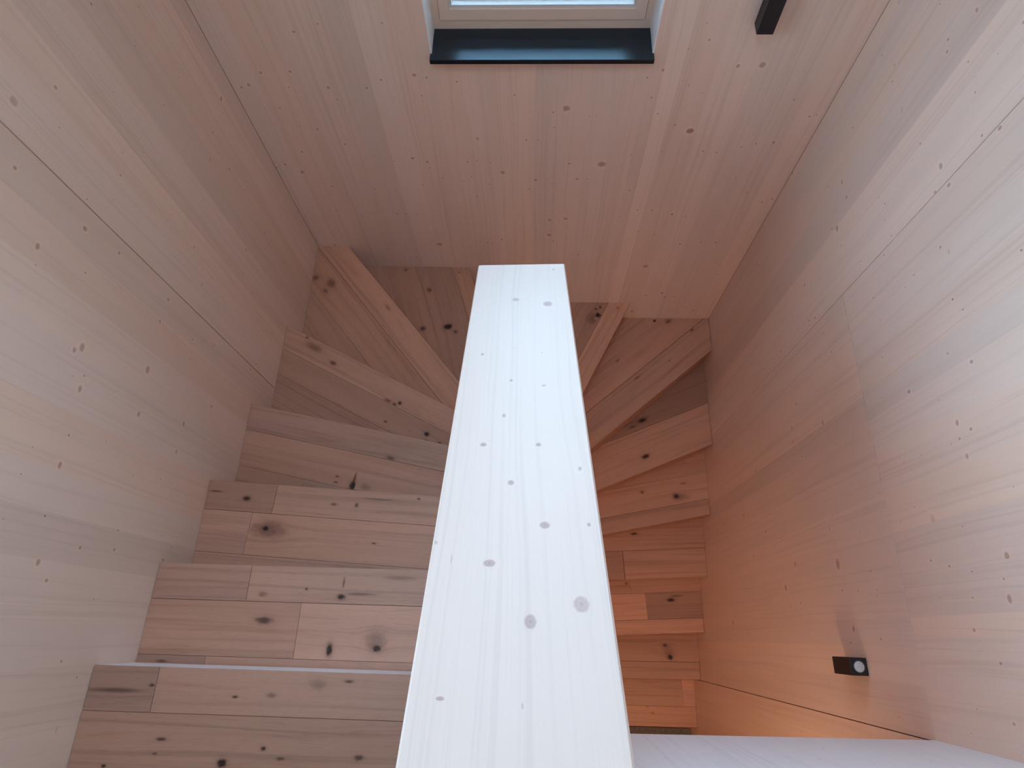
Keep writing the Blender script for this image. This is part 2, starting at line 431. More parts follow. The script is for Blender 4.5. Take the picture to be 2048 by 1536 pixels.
KB=[[-811,-1390,5.8,4.6,0.8],[-509,-1360,3.7,4.1,0.8],[-722,-1362,3.7,4.1,0.8],[-988,-1548,5.6,6.3,0.8],[-1054,-1600,6.6,7.3,0.8],[-1085,-1611,5.0,5.5,0.8],[-880,-1544,5.6,6.2,0.8],[-909,-1610,3.3,3.7,0.8],[-979,-1706,4.3,4.8,0.8],[-763,-1612,6.6,7.3,0.8],[-622,-1614,4.9,5.5,0.8],[-713,-1670,11.2,9.0,0.8],[-745,-1665,3.4,3.7,0.8],[-561,-1579,4.9,5.4,0.8],[-438,-1559,8.9,7.1,0.8],[-396,-1569,4.8,5.4,0.8],[-427,-1648,3.3,3.7,0.8],[-289,-1587,4.0,4.5,0.8],[-868,-1810,5.4,5.9,0.8],[-933,-1794,3.6,3.9,0.8],[-973,-1931,5.6,6.2,0.8],[-1071,-2004,5.8,6.4,0.8],[-1015,-2050,11.9,9.5,0.8],[-1117,-2023,4.8,5.4,0.8],[-909,-2140,5.0,5.6,0.8],[-939,-2304,4.2,4.7,0.8],[-780,-1889,6.1,4.9,0.8],[-516,-1966,8.4,6.7,0.8],[-596,-1984,3.8,4.2,0.8],[-457,-1987,7.4,5.9,0.8],[-451,-2023,3.8,4.3,0.8],[-501,-2129,5.0,5.5,0.8],[-406,-2084,3.9,4.4,0.8],[-288,-1986,4.7,5.3,0.8],[-247,-1979,3.8,4.2,0.8],[-193,-1989,3.8,4.2,0.8],[-277,-2072,4.9,5.4,0.8],[-235,-1857,6.3,7.0,0.8],[-315,-2103,3.9,4.4,0.8],[-203,-2123,4.0,4.4,0.8],[-143,-2048,11.8,9.4,0.8],[-264,-2201,5.1,5.7,0.8],[-653,-2328,5.3,5.9,0.8],[-560,-2327,4.3,4.7,0.8],[-611,-2328,4.3,4.7,0.8],[-719,-2155,4.0,4.5,0.8],[-485,-2568,15.3,12.2,0.8],[-276,-2540,4.5,5.0,0.8],[-165,-2524,7.5,6.0,0.8],[-1030,-2582,7.0,7.7,0.8],[-1118,-2558,5.8,6.4,0.8],[-1022,-2478,3.4,3.7,0.8],[-239,-2550,4.6,5.1,0.8],[-369,-2584,3.5,3.8,0.8],[-214,-2560,4.6,5.1,0.8],[541,-1365,2.9,3.2,0.8],[565,-1425,4.5,4.9,0.8],[690,-1524,7.0,7.7,0.8],[771,-1520,10.8,12.0,0.8],[437,-1540,5.5,6.1,0.8],[388,-1570,4.0,4.4,0.8],[505,-1457,3.0,3.4,0.8],[512,-1584,2.4,2.7,0.8],[540,-1602,3.2,3.6,0.8],[418,-1657,4.1,4.6,0.8],[596,-1636,3.3,3.6,0.8],[937,-1666,4.1,4.6,0.8],[456,-1731,4.2,4.7,0.8],[533,-1785,5.2,5.8,0.8],[597,-1815,14.6,13.1,1.25],[46,-1728,5.1,5.7,0.8],[62,-1725,4.3,4.7,0.8],[108,-1706,16.9,13.5,0.8],[201,-1744,3.4,3.8,0.8],[225,-1742,2.6,2.9,0.8],[-83,-1645,4.1,4.6,0.8],[510,-1922,3.7,4.1,0.8],[674,-1921,5.5,6.1,0.8],[731,-1928,4.6,5.1,0.8],[870,-1880,6.3,7.0,0.8],[939,-1873,6.2,6.9,0.8],[821,-1898,4.5,5.0,0.8],[1024,-1743,5.1,5.6,0.8],[1047,-1736,3.4,3.7,0.8],[388,-1943,3.7,4.1,0.8],[-40,-1863,4.5,5.0,0.8],[6,-1863,3.6,4.0,0.8],[67,-1799,3.5,3.9,0.8],[140,-1994,7.3,5.9,0.8],[276,-1997,18.8,15.1,0.8],[179,-2086,8.7,6.9,0.8],[222,-2086,3.9,4.3,0.8],[0,-2093,8.7,7.0,0.8],[98,-2096,6.5,5.2,0.8],[72,-2117,3.9,4.4,0.8],[-27,-2148,5.5,4.4,0.8],[415,-2158,4.4,4.0,1.25],[391,-2179,3.0,3.3,0.8],[472,-2290,5.2,5.8,0.8],[539,-2293,5.2,5.8,0.8],[637,-2319,7.3,8.1,0.8],[704,-2333,4.2,4.7,0.8],[396,-2336,4.2,4.7,0.8],[502,-2449,4.4,4.9,0.8],[145,-2357,10.7,8.5,0.8],[69,-2367,9.5,7.6,0.8],[70,-2484,12.4,9.9,0.8],[-94,-2538,4.5,5.0,0.8],[93,-2535,6.3,5.0,0.8],[226,-2648,4.7,5.2,0.8],[825,-2532,5.6,6.2,0.8],[899,-2535,5.6,6.2,0.8],[727,-2550,6.8,7.5,0.8],[585,-2474,4.4,4.9,0.8],[932,-2167,4.0,4.4,0.8],[853,-2072,3.8,4.3,0.8],[1019,-2229,6.1,6.7,0.8],[1056,-2210,5.0,5.6,0.8],[592,-2750,15.9,12.8,0.8],[732,-3019,10.3,11.4,0.8],[755,-3060,7.8,8.7,0.8],[645,-3048,6.5,7.2,0.8],[811,-3053,5.2,5.8,0.8],[947,-2704,4.7,5.2,0.8],[902,-3169,5.3,5.9,0.8],[957,-3209,6.7,7.5,0.8],[595,-3233,9.5,10.6,0.8],[993,-2820,4.9,5.4,0.8]]
KR=[[1450,-1050,7.4,5.1,0.75],[1476,-1150,4.5,5.3,0.8],[1450,-1165,4.5,5.3,0.8],[1356,-1118,3.2,3.8,0.8],[1288,-1041,2.0,2.3,0.8],[1300,-1114,2.6,3.1,0.8],[1264,-1128,3.1,3.7,0.8],[1120,-1100,5.4,6.4,0.8],[1147,-1150,4.1,4.8,0.8],[1305,-1339,3.6,4.2,0.8],[1585,-1374,3.9,4.6,0.8],[1621,-1347,3.2,3.8,0.8],[1629,-1599,4.3,5.1,0.8],[1462,-1368,10.3,5.9,0.3],[1504,-1723,9.7,6.6,0.75],[1432,-1717,5.9,6.9,0.8],[1558,-1808,3.1,3.7,0.8],[1373,-1810,13.7,9.4,0.75],[1393,-1841,4.6,5.4,0.8],[1261,-1540,3.3,3.9,0.8],[1184,-1294,10.2,7.0,0.75],[1115,-1287,5.5,6.5,0.8],[1135,-1338,4.6,5.4,0.8],[1289,-1384,2.4,2.9,0.8],[1298,-1558,2.7,3.1,0.8],[1214,-1558,2.6,3.1,0.8],[1146,-1546,3.2,3.8,0.8],[1114,-1600,3.9,4.6,0.8],[1296,-1807,3.7,4.4,0.8],[1129,-1711,3.5,4.1,0.8],[1172,-1719,2.8,3.3,0.8],[982,-1374,4.5,5.3,0.8],[952,-1351,9.1,5.2,0.3],[818,-1152,2.8,3.3,1.25],[829,-1383,3.3,3.9,1.25],[786,-1360,2.7,3.1,1.25],[975,-1497,3.0,3.5,0.8],[964,-1544,2.5,2.9,0.8],[1002,-1571,1.9,2.2,0.8],[1320,-2105,5.9,7.0,0.8],[1021,-1698,2.7,3.2,0.8],[936,-1690,2.6,3.1,0.8],[823,-1722,2.6,3.1,1.25],[1153,-2072,5.7,6.7,0.8],[1165,-2116,5.0,5.9,0.8],[1070,-2033,3.2,3.7,0.8],[975,-2002,4.6,5.4,0.8],[707,-1450,3.3,3.9,0.8],[651,-1380,5.2,6.1,0.8],[1826,-2036,4.5,5.2,0.8],[1784,-1992,3.5,4.1,0.8],[1260,-2251,3.5,4.2,0.8],[1448,-2332,3.7,4.4,0.8],[1730,-2569,4.2,5.0,0.8],[1677,-2500,4.1,4.8,0.8],[1179,-2609,4.0,4.7,0.8],[1840,-1432,4.2,4.9,0.8],[1793,-1370,2.0,2.4,0.8],[1782,-1265,3.8,4.5,0.8],[1974,-1397,4.2,5.0,0.8],[1708,-1383,3.3,3.9,0.8],[1596,-1138,2.9,3.4,0.8],[1288,-962,3.8,4.4,0.8],[1172,-2405,5.5,6.5,0.8],[675,-1636,6.1,7.2,0.8],[707,-1767,2.6,3.1,0.8],[606,-1525,2.3,2.6,0.8],[822,-2031,3.0,3.6,0.8],[528,-1482,9.1,6.2,0.75],[498,-1442,4.7,5.5,0.8],[488,-1488,3.7,4.4,0.8],[484,-1522,2.2,2.6,0.8],[573,-1864,13.8,9.4,0.75],[439,-1479,7.5,5.1,0.75],[491,-1648,2.3,2.8,0.8],[492,-1732,2.5,2.9,0.8],[758,-2154,10.2,6.9,0.75],[825,-2413,9.1,6.2,0.75],[903,-2341,7.9,5.4,0.75],[1103,-2634,7.7,5.2,0.75],[770,-2428,6.8,4.6,0.75],[757,-2870,9.2,6.3,0.75],[1001,-3004,4.4,5.2,0.8],[1142,-2994,4.4,5.2,0.8],[656,-2086,3.0,3.5,0.8],[688,-2364,4.2,5.0,0.8],[519,-2222,3.1,3.7,0.8],[482,-2235,3.1,3.7,0.8],[437,-1889,2.6,3.1,0.8],[384,-2241,12.6,7.2,0.3],[261,-2224,19.2,13.1,0.75],[218,-2021,3.4,3.9,0.8],[328,-2214,3.0,3.5,0.8],[344,-2042,2.8,3.3,0.8],[298,-2576,12.3,8.4,0.75],[215,-2704,15.0,10.2,0.75],[141,-2685,4.4,5.2,0.8],[150,-2577,4.2,5.0,0.8],[165,-2118,3.5,4.1,0.8],[174,-2222,4.4,5.2,0.8],[142,-2012,2.6,3.1,0.8],[162,-2004,2.6,3.1,0.8],[50,-2192,10.9,7.5,0.75],[8,-2228,4.3,5.0,0.8],[20,-2035,3.9,4.6,0.8],[216,-1711,2.9,3.4,1.25],[194,-1642,3.8,4.5,0.8],[281,-1557,2.6,3.1,0.8],[174,-1564,2.6,3.0,0.8],[115,-1585,2.6,3.0,0.8],[195,-1439,10.6,7.2,0.75],[179,-1473,11.3,6.4,0.3],[106,-1466,9.9,6.7,0.75],[149,-1467,2.9,3.4,0.8],[122,-1711,2.2,2.6,0.8],[42,-1608,4.6,5.4,0.8],[-29,-1546,3.9,4.6,0.8],[-133,-1666,2.0,2.4,0.8],[-188,-2018,3.1,3.6,0.8],[-151,-1553,3.8,4.4,0.8],[-189,-1708,2.1,2.4,0.8],[92,-3455,13.0,8.9,0.75],[179,-3445,4.5,5.3,0.8],[738,-3484,4.9,5.7,0.8],[601,-3427,10.7,7.3,0.75],[669,-3144,4.4,5.2,0.8],[591,-3106,11.1,7.6,0.75],[411,-2673,4.5,5.3,0.8],[381,-3035,6.1,7.2,0.8],[469,-2843,5.8,6.9,0.8],[-89,-2817,2.7,3.1,0.8],[-126,-2433,3.0,3.6,0.8],[-271,-3009,4.6,5.4,0.8],[-317,-2740,3.3,3.9,0.8],[-186,-2536,2.4,2.8,0.8],[336,-1807,2.5,2.9,0.8],[364,-1728,2.4,2.8,0.8],[337,-1364,1.9,2.2,0.8],[312,-1664,18.7,10.7,0.3]]
KO=[[1,-955,-143,7.4,3.7,0.75],[1,-1049,-157,68.8,5.5,0.55],[1,-736,-163,7.3,3.2,0.85],[1,-644,-157,11.8,5.5,0.4],[1,-452,-120,11.0,3.7,0.7],[1,-901,-261,11.6,4.0,0.75],[1,-643,-273,5.7,4.4,1.0],[1,-739,-307,10.5,8.8,1.25],[1,-1029,-322,5.3,3.5,1.0],[1,-406,-285,10.5,6.1,0.7],[1,-597,-293,9.7,3.5,0.6],[1,-909,-292,6.2,2.7,0.6],[1,-529,-129,20.6,11.4,0.25],[2,-431,-46,11.3,8.2,1.3],[2,-436,-25,31.0,25.9,0.35],[2,-567,-53,8.2,15.5,1.25],[2,-770,20,24.2,10.5,0.75],[2,-553,90,11.7,7.4,1.0],[2,-550,130,2.7,13.9,0.6],[2,-498,99,42.6,4.3,0.45],[2,-659,109,4.3,3.2,0.8],[2,-788,91,12.8,7.5,0.4],[2,-1046,-96,15.5,4.1,0.6],[2,-385,147,42.9,6.4,0.3],[3,-892,309,8.0,6.7,1.3],[3,-882,305,53.3,26.7,0.5],[3,-977,409,13.6,8.2,0.95],[3,-1088,432,22.8,3.2,0.6],[3,-672,396,10.8,4.5,0.6],[3,-593,395,5.4,7.2,0.7],[3,-520,416,54.1,3.2,0.4],[3,-382,421,4.5,3.2,0.9],[3,-519,269,7.0,3.1,0.7],[4,-669,502,11.9,14.9,1.25],[4,-665,530,4.0,19.9,0.7],[4,-733,536,8.0,4.0,0.6],[4,-735,514,8.0,4.0,0.6],[4,-538,612,17.1,7.1,0.6],[4,-621,498,19.8,9.9,0.3],[5,-439,767,9.9,8.8,1.2],[5,-381,728,9.9,4.9,1.0],[5,-437,738,7.7,3.8,0.6],[5,-618,819,7.8,4.5,0.7],[5,-619,915,17.0,5.7,0.6],[5,-589,898,7.9,5.6,0.8],[5,-566,904,7.9,6.8,1.0],[7,-442,1466,14.9,19.5,1.3],[7,-401,1437,10.3,10.3,0.6],[7,-572,1453,11.5,14.9,0.7],[7,-556,1685,16.5,11.8,0.5],[7,-694,1808,7.2,9.6,0.5],[7,-404,1796,6.0,4.8,0.6],[6,-1021,1608,27.8,20.0,0.5],[6,-1104,1640,16.8,16.8,0.5],[6,-1042,1563,19.9,11.1,0.4],[6,-717,1472,19.6,7.6,0.35],[6,-512,1305,9.6,8.5,0.5],[5,-977,1163,44.5,14.8,0.45],[5,-881,1087,16.6,8.8,0.65],[5,-1017,1212,6.0,5.0,0.7],[9,376,1746,13.7,17.2,1.3],[9,392,1798,5.8,5.8,1.2],[9,366,1785,5.7,5.7,1.0],[9,345,1722,34.3,28.5,0.35],[9,495,1796,10.3,6.9,0.45],[10,744,1810,8.4,7.2,1.25],[10,828,1808,21.6,12.0,0.6],[10,968,1749,14.3,7.2,0.6],[10,509,1537,15.2,4.7,0.6],[10,620,1428,19.7,4.6,0.6],[10,816,1540,4.7,4.7,0.6],[11,669,1223,26.0,11.8,1.1],[11,520,1195,11.8,8.3,0.6],[11,608,1181,23.6,8.3,0.5],[11,676,998,22.2,12.5,1.1],[12,881,804,18.5,15.6,1.0],[12,916,801,42.6,21.3,0.3],[12,677,825,11.4,10.0,0.6],[12,929,884,17.2,5.7,0.5],[13,617,685,25.0,29.4,0.9],[13,616,660,14.7,7.3,1.0],[13,646,603,21.9,7.3,0.9],[13,986,705,26.4,8.8,0.6],[13,619,501,26.0,5.8,0.6],[14,885,230,22.0,10.2,1.0],[14,920,255,36.7,7.3,0.4],[14,613,320,10.4,8.9,0.5],[14,847,362,8.9,7.4,0.4],[15,868,-32,16.1,9.9,0.7],[15,897,-101,14.8,14.8,1.2],[15,887,-67,37.1,37.1,0.25],[16,769,-395,6.3,6.3,0.5],[16,800,-435,8.7,5.0,0.4]]
KP=[[77.5,-152.7,9.9,9.5,0.8],[126.2,-153.2,9.8,9.9,0.8],[94.6,-198.5,7.9,8.9,0.85],[163.4,-221.1,10.4,11.9,1],[182.6,-36.2,2.6,4.8,0.8],[35.6,-431.4,3.3,4.3,1],[97.2,-410.3,1.1,1.5,0.8],[146.2,-426.5,1.3,1.8,1],[91.0,-520.9,3.1,4.0,0.9],[147.0,-537.0,4.0,2.7,0.9],[81.4,-623.4,3.2,5.4,0.9],[52.7,-696.6,5.2,4.8,1],[135.1,-695.8,4.5,4.7,1],[192.6,-748.6,2.8,4.3,0.9],[95.7,-778.8,4.8,5.1,1],[140.4,-856.5,7.0,6.1,1],[195.9,-854.4,2.5,3.5,1],[72.7,-918.6,7.7,5.5,1],[3.9,-888.5,3.1,3.4,0.6],[26.5,-913.0,1.2,8.0,0.5],[121.0,-996.2,7.0,9.2,0.9],[177.4,-972.5,9.4,11.0,0.8],[32.7,-1083.9,4.4,2.2,1.3],[112.7,-1088.0,1.4,3.3,0.6]]



def near(kn, u0, u1, v0, v1):
    return [(k[0] / 1e3, k[1] / 1e3, k[2] / 1e3, k[3] / 1e3, k[4]) for k in kn if u0 <= k[0] / 1e3 < u1 and v0 <= k[1] / 1e3 < v1]


# ------------------------------------------------------------------ panelled walls
TB = 0.018      # facing board thickness


def clad(wall, frame, rects, cuts, hole, knots, stretch, seen, tints=()):
    """rects: panels (u0,u1,v0,v1); each panel is a part, its glued lamellae are sub-parts"""
    for (u0, u1, v0, v1) in rects:
        g = 0.0018
        ends = (min(r[0] for r in rects), max(r[1] for r in rects))
        ga, gb = (0.0009 if abs(u0 - ends[0]) < .01 else g), (0.0009 if abs(u1 - ends[1]) < .01 else g)
        pan = None
        edges = sorted({u0 + ga, u1 - gb} | {c for c in cuts if u0 + 0.03 < c < u1 - 0.03})
        # fill wide gaps with lamella widths
        full = [edges[0]]
        for e in edges[1:]:
            while e - full[-1] > 0.16:
                full.append(full[-1] + min(rng.choice((0.085, 0.10, 0.115, 0.13)), e - full[-1] - 0.05))
            full.append(e)
        me = bpy.data.meshes.new('panel')
        # core layer of the panel behind the lamellae (3 mm sheet)
        segs = []
        h = hole
        if h and h[0] < u1 and h[1] > u0:
            segs = [(u0 + g, h[0], v0 + g, v1 - g), (h[1], u1 - g, v0 + g, v1 - g), (max(h[0], u0 + g), min(h[1], u1 - g), v0 + g, h[2]), (max(h[0], u0 + g), min(h[1], u1 - g), h[3], v1 - g)]
        else:
            segs = [(u0 + g, u1 - g, v0 + g, v1 - g)]
        V, F = [], []
        for (a, b, c, d) in segs:
            if b - a < 1e-4 or d - c < 1e-4: continue
            i = len(V)
            for ww in (-TB, -TB - 0.003):
                V += [frame(a, c, ww), frame(b, c, ww), frame(b, d, ww), frame(a, d, ww)]
            F += [(i, i + 1, i + 2, i + 3), (i + 7, i + 6, i + 5, i + 4), (i, i + 4, i + 5, i + 1), (i + 1, i + 5, i + 6, i + 2), (i + 2, i + 6, i + 7, i + 3), (i + 3, i + 7, i + 4, i)]
        me.from_pydata(V, [], F); me.update()
        pan = link('panel', me, M_CORE, wall)
        for a, b in zip(full[:-1], full[1:]):
            spans = [(v0 + g, v1 - g)]
            if h and a >= h[0] - 1e-4 and b <= h[1] + 1e-4:
                spans = [(v0 + g, h[2]), (h[3], v1 - g)]
            f = rng.gauss(1.0, 0.026)
            wm = rng.gauss(0, 0.018)
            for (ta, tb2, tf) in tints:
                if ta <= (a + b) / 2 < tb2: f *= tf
            for (c, d) in spans:
                if d - c < 0.01: continue
                ks = near(knots, a, b, c, d)
                # a few small ones where the photograph does not reach
                for _ in range(int((b - a) * (d - c) * 9 + rng.random())):
                    q = (rng.uniform(a + .01, b - .01), rng.uniform(c + .02, d - .02))
                    if seen(*q): continue
                    r = rng.uniform(0.003, 0.008)
                    ks.append((q[0], q[1], r, r * rng.uniform(.8, 1.3), rng.uniform(.5, .9)))
                board('board', [(a, c), (b, c), (b, d), (a, d)], TB, frame, M_SPRUCE, tint(C_SPRUCE, f, wm), pan, ks)


def structure(name, lst, mat, label, cat):
    o = boxes(name, lst, mat)
    tag(o, label, cat, kind='structure')
    return o


T = 0.28   # structural depth behind the facing
B0 = TB + 0.003


def holed(u0, u1, v0, v1, h):
    if not h: return [(u0, u1, v0, v1)]
    return [(u0, h[0], v0, v1), (h[1], u1, v0, v1), (h[0], h[1], v0, h[2]), (h[0], h[1], h[3], v1)]


ZB = ZLOW - 0.12
# far wall
hb = (WX0, WX1, WZ0, WZ1)
wall_back = structure('wall_back', [(a, b, YB + B0, YB + T, c, d) for a, b, c, d in holed(XL - T, XR + T, ZB, ZCEIL + .1, hb)], M_JOINT,
                      'far spruce wall with a small window above the winding stairs', 'wall')
clad(wall_back, lambda u, v, w: (u, YB - w, v), [(XL, XR, ZB, ZCEIL)],
     [-1.02, -.793, -.69, -.601, -.502, -.392, WX0, -.276, -.15, -.007, .10, .198, .323, WX1, .441, .500, .62, .75, .87, .98],
     hb, KB, 1, lambda u, v: -3.4 < v < -1.25, [(.441, .5, 1.06), (-.276, -.15, .96), (-.502, -.392, 1.03)])
# left wall
hl = LW
wall_left = structure('wall_left', [(XL - T, XL - B0, a, b, c, d) for a, b, c, d in holed(YREAR - T, YB + B0, ZB, ZCEIL + .1, hl)], M_JOINT,
                      'left spruce wall beside the upper flight, two panels with an upright joint', 'wall')
clad(wall_left, lambda u, v, w: (XL + w, u, v), [(YREAR, .962, ZB, ZCEIL), (.962, YB, ZB, ZCEIL)],
     [-.10, .004, .13, .235, .33, .47, .62, .74, .85, 1.10, 1.265, 1.365, 1.50, 1.62], hl, KL, 1,
     lambda u, v: -.3 < u and v < -.8, [(-9, .004, 1.02), (.235, .74, 1.04), (1.365, 1.62, .92), (.13, .235, .96), (1.62, 9, .96)])
# right wall
wall_right = structure('wall_right', [(XR + B0, XR + T, YREAR - T, YB + B0, ZB, ZCEIL + .1)], M_JOINT,
                       'right spruce wall of panels with a long level joint and a black wall lamp', 'wall')
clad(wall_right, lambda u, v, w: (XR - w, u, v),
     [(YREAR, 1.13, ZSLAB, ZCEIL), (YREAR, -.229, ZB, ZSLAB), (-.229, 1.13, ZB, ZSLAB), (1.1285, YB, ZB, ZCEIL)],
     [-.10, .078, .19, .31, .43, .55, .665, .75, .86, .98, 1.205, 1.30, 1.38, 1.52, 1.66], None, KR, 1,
     lambda u, v: -.6 < u and v < -.9, [(-9, .665, 1.07), (.665, 1.205, 1.02), (1.38, 9, .93), (.665, .75, .96)])  # light falloff put into the board tints: lighter near, darker towards far wall
# rear wall, behind the camera
wall_rear = structure('wall_rear', [(XL - T, XR + T, YREAR - T, YREAR, ZB, ZCEIL + .1)], M_PLASTER,
                      'plain pale wall behind the landing', 'wall')
ceiling = structure('ceiling', [(a, b, c, d, ZCEIL, ZCEIL + .2) for a, b, c, d in holed(XL - T, XR + T, YREAR - T, YB + T, SK)], M_PLASTER, 'plain pale ceiling over the stairwell', 'ceiling')

# ------------------------------------------------------------------ window in the far wall
win = structure('window_1', [(WX0 - .0, WX1 + .0, YB + .1225, YB + .19, WZ0, WZ0 + .047),
                             (WX0, WX1, YB + .1225, YB + .19, WZ1 - .047, WZ1),
                             (WX0, WX0 + .027, YB + .1225, YB + .19, WZ0 + .047, WZ1 - .047),
                             (WX1 - .027, WX1, YB + .1225, YB + .19, WZ0 + .047, WZ1 - .047)], M_FRAME,
                'small window with a tan wooden frame and dark sill in the far wall', 'window')
win.color = (*tint(C_SPRUCE, .97, .03), 1)
fx0, fx1, fz0, fz1 = WX0 + .029, WX1 - .029, WZ0 + .0615, WZ1 - .049
sash = boxes('window_sash', [(fx0, fx1, YB + .118, YB + .185, fz0 - .012, fz0 + .026), (fx0, fx1, YB + .118, YB + .185, fz1 - .033, fz1),
                             (fx0, fx0 + .034, YB + .118, YB + .185, fz0 + .026, fz1 - .033), (fx1 - .034, fx1, YB + .118, YB + .185, fz0 + .026, fz1 - .033)],
             M_FRAME, win, tint(C_SPRUCE, 1.0, .03))
gx0, gx1, gz0, gz1 = fx0 + .034, fx1 - .034, fz0 + .026, fz1 - .033
boxes('glazing_bead', [(gx0, gx1, YB + .124, YB + .150, gz0, gz0 + .012), (gx0, gx1, YB + .124, YB + .150, gz1 - .012, gz1),
                       (gx0, gx0 + .010, YB + .124, YB + .150, gz0 + .012, gz1 - .012), (gx1 - .010, gx1, YB + .124, YB + .150, gz0 + .012, gz1 - .012)], M_BEAD, sash)
boxes('spacer_bar', [(gx0 + .01, gx1 - .01, YB + .151, YB + .162, gz0, gz0 + .016), (gx0 + .01, gx1 - .01, YB + .151, YB + .162, gz1 - .016, gz1)], M_SPACER, sash)
boxes('pane', [(gx0, gx1, YB + .1500, YB + .1505, gz0, gz1)], M_GLASS, win)
boxes('pane', [(gx0, gx1, YB + .1640, YB + .1645, gz0, gz1)], M_GLASS, win)
boxes('outer_sill', [(WX0, WX1, YB + .19, YB + .38, WZ0 + .010, WZ0 + .028)], M_ALU, win)
sill = boxes('window_sill', [(WX0 - .002, WX1 + .002, YB - .031, YB + .1225, WZ0 - .002, WZ0 + .015)], M_SILL, win)
bv = sill.modifiers.new('soft', 'BEVEL'); bv.width = .0015; bv.segments = 2
# boards lining the opening, window light painted in as a pale colour
for sx, nm in ((WX0, 1), (WX1, -1)):
    board('reveal_board', [(YB - .0005, WZ0 + .015), (YB + .1225, WZ0 + .015), (YB + .1225, WZ1), (YB - .0005, WZ1)], .004,
          (lambda s, n: (lambda u, v, w: (s + n * (w + .004), u, v)))(sx, nm), M_WHITE, (.84, .82, .82), win)
# window added out of view in the left wall to light the stairwell
w2 = structure('fill_window_left', [(XL - .2, XL - .13, LW[0], LW[0] + .07, LW[2], LW[3]), (XL - .2, XL - .13, LW[1] - .07, LW[1], LW[2], LW[3]),
                            (XL - .2, XL - .13, LW[0] + .07, LW[1] - .07, LW[2], LW[2] + .07), (XL - .2, XL - .13, LW[0] + .07, LW[1] - .07, LW[3] - .07, LW[3])], M_FRAME,
               'unseen wide window added high in the left wall for side light', 'window')
w2.color = (*C_SPRUCE, 1)
boxes('pane', [(XL - .165, XL - .164, LW[0] + .07, LW[1] - .07, LW[2] + .07, LW[3] - .07)], M_GLASS, w2)

rl = structure('fill_window_roof', [(SK[0], SK[0] + .06, SK[2], SK[3], ZCEIL + .05, ZCEIL + .16), (SK[1] - .06, SK[1], SK[2], SK[3], ZCEIL + .05, ZCEIL + .16),
                            (SK[0] + .06, SK[1] - .06, SK[2], SK[2] + .06, ZCEIL + .05, ZCEIL + .16), (SK[0] + .06, SK[1] - .06, SK[3] - .06, SK[3], ZCEIL + .05, ZCEIL + .16)], M_FRAME,
               'unseen roof window added in the ceiling to light the stairwell', 'window')
rl.color = (*C_SPRUCE, 1)
boxes('pane', [(SK[0] + .06, SK[1] - .06, SK[2] + .06, SK[3] - .06, ZCEIL + .10, ZCEIL + .101)], M_GLASS, rl)

# ------------------------------------------------------------------ the wall between the flights: sides and skew
WA, WB = Vector((-.1376, .84, -1.263)), Vector((.0734, .84, -1.2533))
PU = Vector((0.99894498, 0.0, 0.04592306))
PV = Vector((-0.0188, 0.8291, -0.5588)).normalized()
PN = Vector((-0.03810958, 0.55797611, 0.8289815))


def wl(y): return -.116 - (y + .1113) * .02271
def wr(y): return .095 - (y + .1113) * .02271


YE = .838
# ------------------------------------------------------------------ landing (upper floor)
floor_up = structure('floor_upper', [(XL, wl(-.1) - .001, YREAR, -.103, ZSLAB, Z1 - .014), (wl(-.1) - .001, XR, YREAR, YFACE - .10, ZSLAB, Z1 - .014)], M_PLASTER,
                     'oak plank landing at the head of the stairs', 'floor')
oakf = lambda z: (lambda u, v, w: (v, u, z + w))      # across = y, along = x


def oak_col(f=1.0, wm=0.0):
    return tint(C_OAK, f * rng.gauss(1.0, .05), wm + rng.gauss(0, .02))


def ko(k, fr_inv, poly_test):
    out = []
    for q in KO:
        if q[0] != k: continue
        u, v = fr_inv(q[1] / 1e3, q[2] / 1e3)
        if poly_test(u, v):
            out.append((u, v, max(q[4], 1.5) / 1e3, q[3] / 1e3, q[5]))
    return out


def inside(poly):
    s = 1 if area(poly) > 0 else -1
    def t(u, v):
        for i in range(len(poly)):
            a, b = poly[i], poly[(i + 1) % len(poly)]
            if s * ((b[0] - a[0]) * (v - a[1]) - (b[1] - a[1]) * (u - a[0])) < -1e-9: return False
        return True
    return t


gp = .0005
rows = [(-.101, -.205, (-.9455,), (.84, 1.0)), (-.205, -.365, (-.21,), (.97, 1.02)), (-.365, -.525, (-.7,), (1.0, .92)), (-.525, -.685, (-.45,), (.95, 1.05)),
        (-.685, -.845, (-.9, ), (1.04, .96)), (-.845, -1.005, (-.55,), (1, .94)), (-1.005, -1.165, (-.8,), (.92, 1.0)), (-1.165, -1.6, (-.4,), (1, .96)), (-1.6, -2.4, (-.7,), (1, 1.03)), (-2.4, -3.19, (-.5,), (.97, 1))]
for (ya, yb, js, fs) in rows:
    xs = [XL + .001] + list(js) + [wl(ya) - .001]
    for i in range(len(xs) - 1):
        pl = [(yb + gp, xs[i] + gp), (ya - gp * 0, xs[i] + gp), (ya, xs[i + 1] - gp), (yb + gp, xs[i + 1] - gp)]
        board('plank', pl, .014, oakf(Z1), M_OAK, oak_col(fs[i % 2] * .93, -.03), floor_up, ko(1, lambda x, y: (y, x), inside(pl)), chamfer=.0012 if ya == -.101 else .0)
for i in range(6):
    ya = -.33 - i * .48
    pl = [(ya - .479, wl(-.3)), (ya, wl(-.3)), (ya, XR - .001), (ya - .479, XR - .001)]
    board('plank', pl, .014, oakf(Z1), M_OAK, oak_col(), floor_up)
# pale edge of the slab under the landing's front plank
board('slab_edge', [(XL + .001, ZSLAB), (wl(-.1) - .001, ZSLAB), (wl(-.1) - .001, Z1 - .0145), (XL + .001, Z1 - .0145)], .002,
      lambda u, v, w: (u, -.101 + w, v), M_WHITE, (.84, .80, .83), floor_up)

